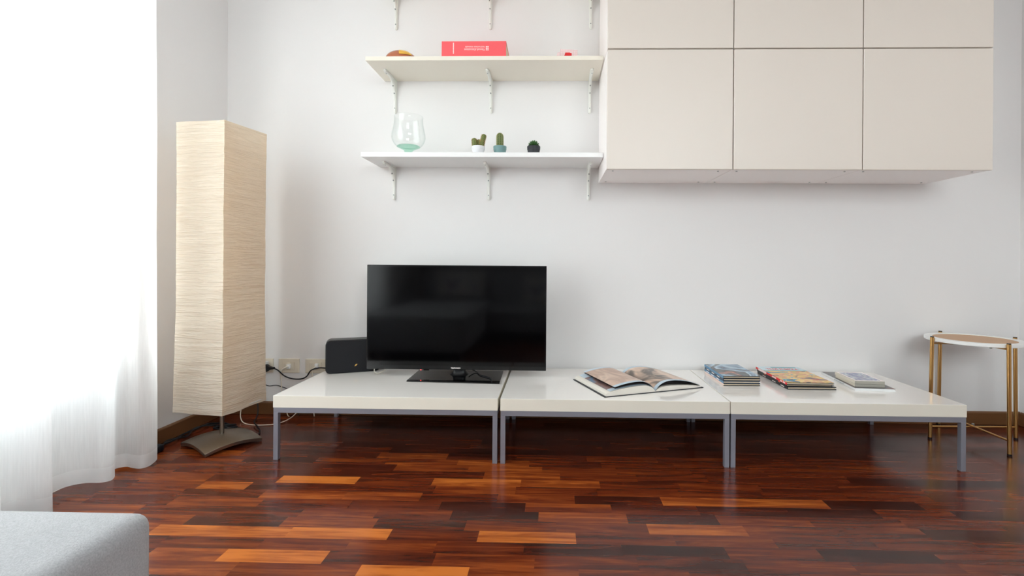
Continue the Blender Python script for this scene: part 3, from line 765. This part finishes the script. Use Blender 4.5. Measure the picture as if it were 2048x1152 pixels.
for j in range(Nv):
    for i in range(R_):
        i2 = (i + 1) % R_; fs.append((j * R_ + i, j * R_ + i2, (j + 1) * R_ + i2, (j + 1) * R_ + i))
so = sh.add(vs, fs).build('paper_shade', M_paper, lamp, smooth=True)
# wire frame rings carrying the paper, with spokes to the pole
for zr in (z0s + .01, z1s - .004):
    kk = .985 if zr < 1 else .955
    P = [Vector((sc.x + c_.x * hs0 * 1.414 * kk, sc.y + c_.y * hs0 * 1.414 * kk, zr)) for c_ in cor]
    fr = MB()
    for k in range(4): fr.tube([P[k], P[(k + 1) % 4]], .0018, 8)
    if zr > 1:
        for k in range(4): fr.tube([P[k], Vector((lx, ly, 1.395))], .0018, 8)
    fr.build('wire_frame', M_white, lamp, smooth=True)
MB().lathe([(0, 1.12), (.02, 1.13), (.03, 1.16), (.024, 1.19), (.014, 1.21), (.014, 1.235), (0, 1.235)], 20, 0, Matrix.Translation((lx + .03, ly, 0))).build('bulb', M_white, lamp, smooth=True)

# ------------------------------------------------------------------ sockets and plugs
def socket(x0, x1, label):
    r = thing('wall_socket', label, 'wall socket', ((x0 + x1) / 2, 0, .275), group='ivory socket plates')
    MB().box((x0, -.009, .235), (x1, -.0005, .315)).build('face_plate', M_plate, r, bevel=.003)
    xm = (x0 + x1) / 2
    MB().box((xm - .034, -.0105, .2525), (xm + .034, -.0088, .2975)).build('surround', M_platein, r, bevel=.0008)
    for q in (-1, 0, 1):
        m = MB().box((xm + q * .0215 - .0102, -.0118, .2545), (xm + q * .0215 + .0102, -.0104, .2955))
        md = m.build('module', M_plate, r, bevel=.0006)
        if q != 1:
            for dz in (-.010, 0, .010):
                MB().lathe([(0, -.0002), (.0022, -.0002), (.0022, .0006)], 10, 0, Matrix.Translation((xm + q * .0215, -.0119, .275 + dz)) @ Matrix.Rotation(PI / 2, 4, 'X')).build('pin_hole', M_black, md)
    return r
socket(-1.698, -1.578, 'ivory wall socket nearest the lamp holding the white adapter')
socket(-1.547, -1.428, 'ivory wall socket with a white plug, between the other two')
socket(-1.394, -1.275, 'ivory wall socket closest to the loudspeaker')
ad = MB().box((-1.630, -.047, .246), (-1.598, -.0122, .302))
ad.box((-1.632, -.062, .250), (-1.591, -.047, .298))
tag(ad.build('plug_adapter', M_white, bevel=.003), 'white plug adapter in the socket next to the lamp', 'adapter')
pl = thing('black_cable', 'thick black cable plugged in beside the lamp, looping towards the loudspeaker', 'cable', (-1.585, -.04, .272))
MB().prism([(-1.5905, .252), (-1.580, .252), (-1.568, .262), (-1.552, .266), (-1.540, .267), (-1.540, .278), (-1.552, .279), (-1.568, .284), (-1.580, .294), (-1.5905, .294)], 1, -.068, -.050).build('plug', M_cable_k, pl, bevel=.004)
MB().tube([(-1.545, -.060, .272), (-1.52, -.060, .261), (-1.483, -.060, .230), (-1.44, -.055, .214), (-1.392, -.055, .214), (-1.361, -.055, .229), (-1.337, -.055, .262), (-1.299, -.04, .273), (-1.254, -.04, .273), (-1.215, -.045, .290), (-1.15, -.058, .312)], .0036, 10, smooth_n=6).build('cord', M_cable_k, pl, smooth=True)
wp = thing('white_cable', 'white cable hanging from the middle socket down behind the bench', 'cable', (-1.485, -.02, .275))
MB().box((-1.492, -.030, .262), (-1.470, -.0122, .288)).build('plug', M_white, wp, bevel=.004)
MB().tube([(-1.481, -.030, .276), (-1.493, -.042, .271), (-1.509, -.042, .258), (-1.516, -.038, .235), (-1.5165, -.034, .205)], [.0045]*4*6 + [.0045], 10, smooth_n=6).build('strain_relief', M_cable_w, wp, smooth=True)
MB().tube([(-1.5165, -.034, .21), (-1.515, -.033, .17), (-1.510, -.036, .12), (-1.49, -.04, .06), (-1.47, -.05, .012), (-1.455, -.06, .006)], .0024, 8, smooth_n=6).build('cord', M_cable_w, wp, smooth=True)
wq = thing('white_cable', 'white cable drooping from the socket behind the loudspeaker', 'cable', (-1.33, -.02, .275))
MB().box((-1.334, -.026, .264), (-1.314, -.0122, .292)).build('plug', M_white, wq, bevel=.003)
MB().tube([(-1.324, -.026, .277), (-1.333, -.036, .270), (-1.339, -.038, .25), (-1.338, -.036, .21), (-1.334, -.034, .12), (-1.33, -.035, .03), (-1.32, -.05, .006)], .0030, 8, smooth_n=6).build('cord', M_cable_w, wq, smooth=True)
tag(MB().tube([(-1.70, -.025, .24), (-1.66, -.03, .215), (-1.619, -.03, .180), (-1.588, -.03, .166), (-1.545, -.03, .170), (-1.511, -.024, .158), (-1.482, -.022, .144), (-1.44, -.02, .10), (-1.42, -.03, .03), (-1.41, -.05, .006)], .0022, 8, smooth_n=6).build('thin_black_cable', M_cable_k, smooth=True),
    'thin black cable sagging along the wall under the sockets', 'cable')
tag(MB().tube([(-1.72, -.05, .12), (-1.712, -.08, .06), (-1.69, -.12, .018), (-1.64, -.17, .004), (-1.57, -.20, .004), (-1.504, -.20, .005), (-1.455, -.18, .006), (-1.42, -.13, .014), (-1.40, -.08, .04), (-1.38, -.05, .10)], .0025, 8, smooth_n=6).build('white_cable', M_cable_w, smooth=True),
    'white cable curving over the floor between the lamp and the bench', 'cable')
tag(MB().tube([(-1.66, -.045, .20), (-1.645, -.045, .10), (-1.625, -.07, .03), (-1.605, -.12, .012), (-1.575, -.185, .014), (-1.53, -.235, .012), (-1.49, -.275, .005), (-1.475, -.30, .005), (-1.46, -.33, .005)], .0034, 8, smooth_n=6).build('black_cable', M_cable_k, smooth=True),
    'black cable dropping behind the lamp shade onto the floor', 'cable')
ex = thing('extension_cable', 'tangle of black cable lying on the floor behind the lamp base', 'cable', (-1.78, -.35, 0))
tang = MB()
tang.tube([(-1.815, -.66, .006), (-1.80, -.60, .008), (-1.815, -.52, .006), (-1.80, -.44, .012), (-1.825, -.36, .006), (-1.80, -.27, .014), (-1.81, -.20, .006), (-1.76, -.20, .010), (-1.70, -.215, .014), (-1.66, -.235, .006), (-1.625, -.25, .012), (-1.65, -.27, .006), (-1.70, -.245, .012), (-1.74, -.26, .006), (-1.68, -.275, .006), (-1.62, -.27, .016)], .0045, 10, smooth_n=8)
tang.tube([(-1.80, -.62, .016), (-1.785, -.55, .006), (-1.815, -.47, .016), (-1.79, -.38, .006), (-1.815, -.29, .014), (-1.775, -.22, .006), (-1.70, -.24, .007), (-1.64, -.235, .018), (-1.70, -.26, .020), (-1.74, -.23, .006), (-1.66, -.262, .006), (-1.61, -.255, .006), (-1.585, -.27, .006)], .0038, 10, smooth_n=8)
tang.build('cord', M_cable_k, ex, smooth=True)
MB().box((-1.822, -.600, .001), (-1.765, -.545, .032)).build('plug_block', M_cable_k, ex, bevel=.008)

# ------------------------------------------------------------------ things on the middle shelf
M_amber = pm('amber_glass', srgb(176, 98, 62), 0.06, coat=0.5)
M_yglass = pm('yellow_glass', srgb(240, 185, 70), 0.06, coat=0.5)
o1 = thing('glass_bowl', 'amber brown glass bowl turned upside down with a yellow patch on the middle shelf', 'bowl', (-.795, -.20, S2))
def dome(u, v, k=1.0):
    a = 2 * PI * u; ph = PI / 2 * v
    return Vector((-.795 + .088 * k * math.cos(a) * math.cos(ph) - .012 * math.sin(ph), -.20 + .07 * k * math.sin(a) * math.cos(ph), S2 + .0005 + .062 * k * math.sin(ph)))
MB().grid(lambda u, v: dome(u, v), 48, 16).build('dome', M_amber, o1, smooth='all')
pt_ = MB(); pt_.grid(lambda u, v: dome(.765 + .13 * u, .22 + .36 * v, 1.03), 10, 8)
pt_.build('yellow_patch', M_yglass, o1, smooth='all')
rm = thing('instruction_manual', 'thick red instruction manual lying flat, spine out with upside-down lettering', 'book', (-.41, -.16, S2))
rx0, rx1, ry0, rz0, rz1 = -.5745, -.2460, -.262, S2 + .0003, S2 + .086
prof_sp = [(ry0, rz0), (ry0, rz1), (-.052, rz1 - .003), (-.052, rz1 - .006), (ry0 + .004, rz1 - .004), (ry0 + .004, rz0 + .003), (-.052, rz0 + .003), (-.052, rz0)]
MB().prism(prof_sp, 0, rx0, rx1).build('cover', M_red, rm, bevel=.001)
MB().box((rx0 + .0015, ry0 + .0045, rz0 + .0035), (rx1 - .0012, -.056, rz1 - .0075)).build('page_block', M_pages, rm)
def sp_m(x, z, r=PI): return Matrix.Translation((x, ry0 - .0003, z)) @ Matrix.Rotation(PI / 2, 4, 'X') @ Matrix.Rotation(r, 4, 'Z')
zc = S2 + .048
text_part('spine_lettering', "Manuali d'istruzione", .104, .0095, M_printw, rm, sp_m(-.407, zc - .006))
text_part('spine_lettering', "Instruction manuals", .098, .0085, M_printw, rm, sp_m(-.405, zc + .0085))
MB().box((-.459, ry0 - .0006, zc + .0005), (-.357, ry0 - .0002, zc + .0012)).build('spine_rule', M_printw, rm)
vb = MB(); zq = zc - .026
while zq < zc + .028:
    hgt = rnd.uniform(.0015, .003); vb.box((-.5165, ry0 - .0006, zq), (-.5115, ry0 - .0002, zq + hgt)); zq += hgt + .0009
vb.build('spine_small_print', M_printw, rm)
em = MB()
for q in range(6): em.box((-.349 + (q % 2) * .008, ry0 - .0006, zc - .009 + (q // 2) * .008), (-.343 + (q % 2) * .008, ry0 - .0002, zc - .004 + (q // 2) * .008))
em.build('spine_emblem', M_printw, rm)

def gingham():
    m = bpy.data.materials.new('red_grid_paper'); m.use_nodes = True
    t = m.node_tree; N = t.nodes; L = t.links; b = N['Principled BSDF']; b.inputs['Roughness'].default_value = .7
    co = N.new('ShaderNodeTexCoord'); br = N.new('ShaderNodeTexBrick'); br.offset = 0
    br.inputs['Color1'].default_value = srgb(240, 232, 230); br.inputs['Color2'].default_value = srgb(240, 232, 230); br.inputs['Mortar'].default_value = srgb(222, 160, 166)
    br.inputs['Scale'].default_value = 1; br.inputs['Brick Width'].default_value = .0056; br.inputs['Row Height'].default_value = .0056; br.inputs['Mortar Size'].default_value = .0007
    mpn = N.new('ShaderNodeMapping'); mpn.inputs['Rotation'].default_value = (PI / 2, 0, 0)
    L.new(co.outputs['Object'], mpn.inputs[0]); L.new(mpn.outputs[0], br.inputs['Vector']); L.new(br.outputs[0], b.inputs['Base Color'])
    return m
M_ging = gingham()
gb = thing('patterned_card', 'small white card box with fine red grid on the middle shelf', 'box', (.06, -.2, S2), math.radians(-3))
MB().prism([(-.030, .0005), (.058, .0005), (.058, .060), (-.030, .068)], 1, -.012, .03).build('card', M_ging, gb, bevel=.001, world=False)
MB().prism([(-.060, .0005), (-.032, .0005), (-.032, .050), (-.044, .046)], 1, -.018, .012).build('folded_flap', M_ging, gb, bevel=.001, world=False)
MB().prism([(-.010, .030), (.028, .030), (.029, .042), (.018, .0465), (-.004, .047)], 1, -.0155, -.0121).build('red_label', pm('red_label', srgb(224, 40, 44), .4), gb, bevel=.001, world=False)

# ------------------------------------------------------------------ vase and cacti on the lowest shelf
M_vase = glass_mat('clear_glass', (0.985, 0.992, 0.99, 1))
M_vgreen = glass_mat('thick_green_glass', (0.70, 0.89, 0.81, 1))
vz = thing('glass_vase', 'large clear glass vase with a thick green foot on the lowest shelf', 'vase', (-.765, -.18, S3))
Mv = Matrix.Translation((-.765, -.18, S3 + .0005))
outer = [(.060, .050), (.074, .064), (.0845, .084), (.0875, .100), (.0855, .120), (.080, .145), (.0755, .168), (.0735, .190), (.0745, .209)]
inner = [(r_ - .0022, z_) for r_, z_ in outer][::-1]
MB().lathe(outer + [(.0735, .2102)] + inner, 64, 0, Mv).build('bowl', M_vase, vz, smooth='all')
MB().lathe([(0, 0), (.030, 0), (.031, .004), (.022, .012), (.020, .028), (.026, .034), (.060, .0505), (.057, .0545), (.034, .046), (.012, .042), (0, .041)], 64, 0, Mv).build('thick_foot', M_vgreen, vz, smooth='all')

def pot(x, col, label, name):
    r = thing(name, label, 'cactus', (x, -.18, S3), group='cacti in small pots on the lowest shelf')
    m = pm('pot_glaze_%s' % name, col, .45)
    MB().lathe([(0, 0), (.0275, 0), (.0285, .001), (.0325, .036), (.0338, .0362), (.0348, .052), (.0342, .0535), (.0315, .0535), (.031, .046), (0, .046)], 40, 0, Matrix.Translation((x, -.18, S3 + .0004))).build('pot', m, r, smooth=True)
    MB().lathe([(0, .0468), (.0308, .0468), (.0306, .0462), (0, .0462)], 24, 0, Matrix.Translation((x, -.18, S3 + .0004))).build('soil', pm('dry_soil', srgb(92, 74, 58), .95), r)
    return r
M_spine = pm('cactus_spines', srgb(206, 150, 104), .7)
def stem(parent, p0, p1, rad, ribs, mat, name='stem', rib=.12, seg=48, nv=26):
    p0 = Vector(p0); p1 = Vector(p1); ax = (p1 - p0); L_ = ax.length; q = ax.to_track_quat('Z', 'Y').to_matrix().to_4x4()
    Mx = Matrix.Translation(p0) @ q
    def fn(u, v):
        a = 2 * PI * u; z = v * L_
        prof_ = math.sqrt(max(0, 1 - max(0, (v - .72) / .28) ** 2)) * (.86 + .14 * min(1, v / .25))
        rr = rad * prof_ * (1 - rib * (.5 - .5 * math.cos(ribs * a)))
        return Vector((rr * math.cos(a), rr * math.sin(a), z))
    return MB().grid(fn, seg, nv, 0, Mx).build(name, mat, parent, smooth='all'), Mx, L_
def spikes(parent, Mx, L_, rad, n_around, n_up, ln, mat, name='spines'):
    m = MB()
    for j in range(n_up):
        v = .08 + .9 * j / n_up
        pr = math.sqrt(max(0.02, 1 - max(0, (v - .72) / .28) ** 2))
        for i in range(n_around):
            a = 2 * PI * (i + .5 * (j % 2)) / n_around
            c = Vector((rad * pr * math.cos(a), rad * pr * math.sin(a), v * L_))
            for da, dz in ((-.5, .4), (.5, .4), (0, -.3), (0, .7)):
                d = Vector((math.cos(a + da), math.sin(a + da), dz)).normalized()
                s_ = d.orthogonal().normalized() * .0007
                s2 = d.cross(s_).normalized() * .0007
                m.add([c + s_, c - s_, c + s2, c + d * ln], [(0, 1, 3), (1, 2, 3), (2, 0, 3)], 0, Mx)
    m.build(name, mat, parent)
M_cg = pm('cactus_green', srgb(112, 128, 70), .6, mottle=.3)
M_cg2 = pm('column_cactus_green', srgb(98, 116, 62), .55, mottle=.2)
M_ridge = pm('pale_cactus_ridges', srgb(170, 165, 120), .6)
M_suc = pm('succulent_green', srgb(70, 112, 62), .45, mottle=.3)
c1 = pot(-.397, srgb(226, 226, 230), 'three lobed spiny cactus in a white pot, nearest the vase', 'potted_cactus')
zb = S3 + .046
for (a0, a1, rr) in (((-.414, -.186, zb), (-.418, -.186, zb + .052), .0140), ((-.395, -.176, zb), (-.395, -.174, zb + .048), .0125),
                     ((-.379, -.186, zb), (-.373, -.186, zb + .044), .0130), ((-.376, -.186, zb + .026), (-.364, -.186, zb + .072), .0130)):
    s_o, Mx, L_ = stem(c1, a0, a1, rr, 9, M_cg, 'stem', .10, 36, 18)
    spikes(s_o, Mx, L_, rr, 9, 7, .0050, M_spine)
c2 = pot(-.283, srgb(112, 146, 146), 'single tall column cactus in a grey teal pot, middle of the three', 'potted_cactus')
s_o, Mx, L_ = stem(c2, (-.283, -.18, zb), (-.2835, -.18, zb + .080), .0180, 12, M_cg2, 'stem', .16, 96, 30)
rg = MB()
for i in range(12):
    a = 2 * PI * i / 12; P = []
    for k in range(15):
        v = k / 14 * .985; pr = math.sqrt(max(0, 1 - max(0, (v - .72) / .28) ** 2)) * (.86 + .14 * min(1, v / .25))
        P.append(Vector((.0182 * pr * math.cos(a), .0182 * pr * math.sin(a), v * L_)))
    rg.tube(P, .0008, 6, M=Mx)
rg.build('pale_ridges', M_ridge, s_o, smooth=True)
spikes(s_o, Mx, L_, .0180, 12, 12, .0035, M_ridge)
c3 = pot(-.106, srgb(40, 42, 48), 'round leafy rosette succulent in a black pot, rightmost of the three', 'potted_succulent')
lf = MB()
for ring, (n_, el_, ln_) in enumerate(((13, .22, .031), (12, .5, .033), (10, .8, .033), (8, 1.05, .032), (5, 1.3, .031), (1, 1.57, .030))):
    for i in range(n_):
        a = 2 * PI * (i + .5 * ring) / n_; d = Vector((math.cos(a) * math.cos(el_), math.sin(a) * math.cos(el_), math.sin(el_)))
        c = Vector((-.106, -.18, zb + .010))
        side = Vector((-math.sin(a), math.cos(a), 0)); up = side.cross(d).normalized()
        P = []
        for k, (t_, w_) in enumerate(((.1, .5), (.4, 1), (.7, .85), (.92, .4), (1.0, .05))):
            P.append((c + d * ln_ * t_ , w_))
        vs = []
        for p, w_ in P: vs += [p + side * .0055 * w_, p + up * .003 * w_, p - side * .0055 * w_, p - up * .003 * w_]
        fs = [(q * 4 + s_, q * 4 + (s_ + 1) % 4, q * 4 + 4 + (s_ + 1) % 4, q * 4 + 4 + s_) for q in range(4) for s_ in range(4)] + [(0, 3, 2, 1), (16, 17, 18, 19)]
        lf.add(vs, fs)
lf.build('leaves', M_suc, c3, smooth=True)

# ------------------------------------------------------------------ sofa (its grey corner is in view, the rest stands behind the camera)
sf = thing('sofa', 'grey fabric sofa whose chaise corner fills the lower left corner', 'sofa', (-.5, -3.5, 0))
def cushion_box(m, a, b, r=.035, puff=.006, n=14, ph=1.0):
    ax, ay, az = a; bx_, by_, bz_ = b
    cx_, cy_, cz_ = (ax + bx_) / 2, (ay + by_) / 2, (az + bz_) / 2
    hx, hy, hz = (bx_ - ax) / 2, (by_ - ay) / 2, (bz_ - az) / 2
    def face(f):
        def fn(u, v):
            s_, t_ = 2 * u - 1, 2 * v - 1
            # denser samples toward the edges
            s_ = math.sin(s_ * PI / 2); t_ = math.sin(t_ * PI / 2)
            P = Vector(f(s_, t_)); P = Vector((P.x * hx, P.y * hy, P.z * hz))
            q = Vector((max(-hx + r, min(hx - r, P.x)), max(-hy + r, min(hy - r, P.y)), max(-hz + r, min(hz - r, P.z))))
            d = P - q
            P = q + (d.normalized() * r if d.length > 1e-9 else d)
            k = (1 - (P.x / hx) ** 2) * (1 - (P.y / hy) ** 2)
            P.z += puff * k * (1 if P.z > 0 else 0)
            return Vector((cx_ + P.x, cy_ + P.y, cz_ + P.z))
        return fn
    for f in (lambda s, t: (s, t, 1), lambda s, t: (t, s, -1), lambda s, t: (1, s, t), lambda s, t: (-1, t, s), lambda s, t: (t, 1, s), lambda s, t: (s, -1, t)):
        m.grid(face(f), n, n)
    return m
cushion_box(MB(), (-1.62, -3.85, .10), (-.733, -1.846, .410), .028, .006, 30).build('chaise_seat', M_sofa, sf, smooth='all')
cushion_box(MB(), (-.727, -3.85, .09), (1.05, -3.12, .342), .03, .006, 20).build('seat', M_sofa, sf, smooth='all')
cushion_box(MB(), (-1.62, -4.05, .10), (1.05, -3.855, .80), .04, .0, 16).build('backrest', M_sofa, sf, smooth='all')
cushion_box(MB(), (1.056, -4.05, .10), (1.22, -3.12, .58), .03, .0, 12).build('armrest', M_sofa, sf, smooth='all')
for (x, y) in ((-1.55, -1.93), (-.80, -1.93), (-1.55, -3.95), (1.12, -3.95), (1.12, -3.22), (-.66, -3.22)):
    MB().lathe([(0, 0), (.018, 0), (.025, .11), (0, .11)], 16, 0, Matrix.Translation((x, y, 0))).build('leg', M_black, sf, smooth=True)
A_pil = art_mat('floral_print', [srgb(228, 224, 216), srgb(228, 224, 216), srgb(222, 218, 210), srgb(226, 222, 214), srgb(110, 120, 160), srgb(120, 60, 80)], (14, 14, 14), .9, .4, True, 2)
M_plum = pm('plain_mauve_fabric', srgb(170, 150, 158), .9)
def pillow(x, y, z, w_, h_, d_, rz, tilt, mat, label):
    r = thing('cushion', label, 'cushion', (x, y, z), rz, 'cushions on the sofa')
    Mx = Matrix.Rotation(tilt, 4, 'X')
    def fn(sg):
        def g(u, v):
            s_, t_ = 2 * u - 1, 2 * v - 1
            th = d_ / 2 * (max(0, 1 - s_ ** 4) * max(0, 1 - t_ ** 4)) ** .5
            pinch = 1 - .07 * (1 - abs(s_) ** 2) * abs(t_) ** 3; pinch2 = 1 - .07 * (1 - abs(t_) ** 2) * abs(s_) ** 3
            return Vector((s_ * w_ / 2 * pinch2, sg * th, h_ / 2 + t_ * h_ / 2 * pinch))
        return g
    m = MB(); m.grid(fn(-1), 20, 20, 0, Mx); m.grid(fn(1), 20, 20, 0, Mx)
    m.build('cover', mat, r, smooth='all', world=False)
pillow(-1.12, -3.70, .42, .62, .34, .15, 0, .22, A_pil, 'white floral cushion on the sofa, left one in the screen reflection')
pillow(-.10, -3.70, .35, .50, .36, .15, .1, .22, A_pil, 'white floral cushion on the sofa, right one in the screen reflection')
pillow(.42, -3.66, .35, .46, .40, .16, -.1, .25, M_plum, 'plain mauve cushion on the sofa beside the floral ones')
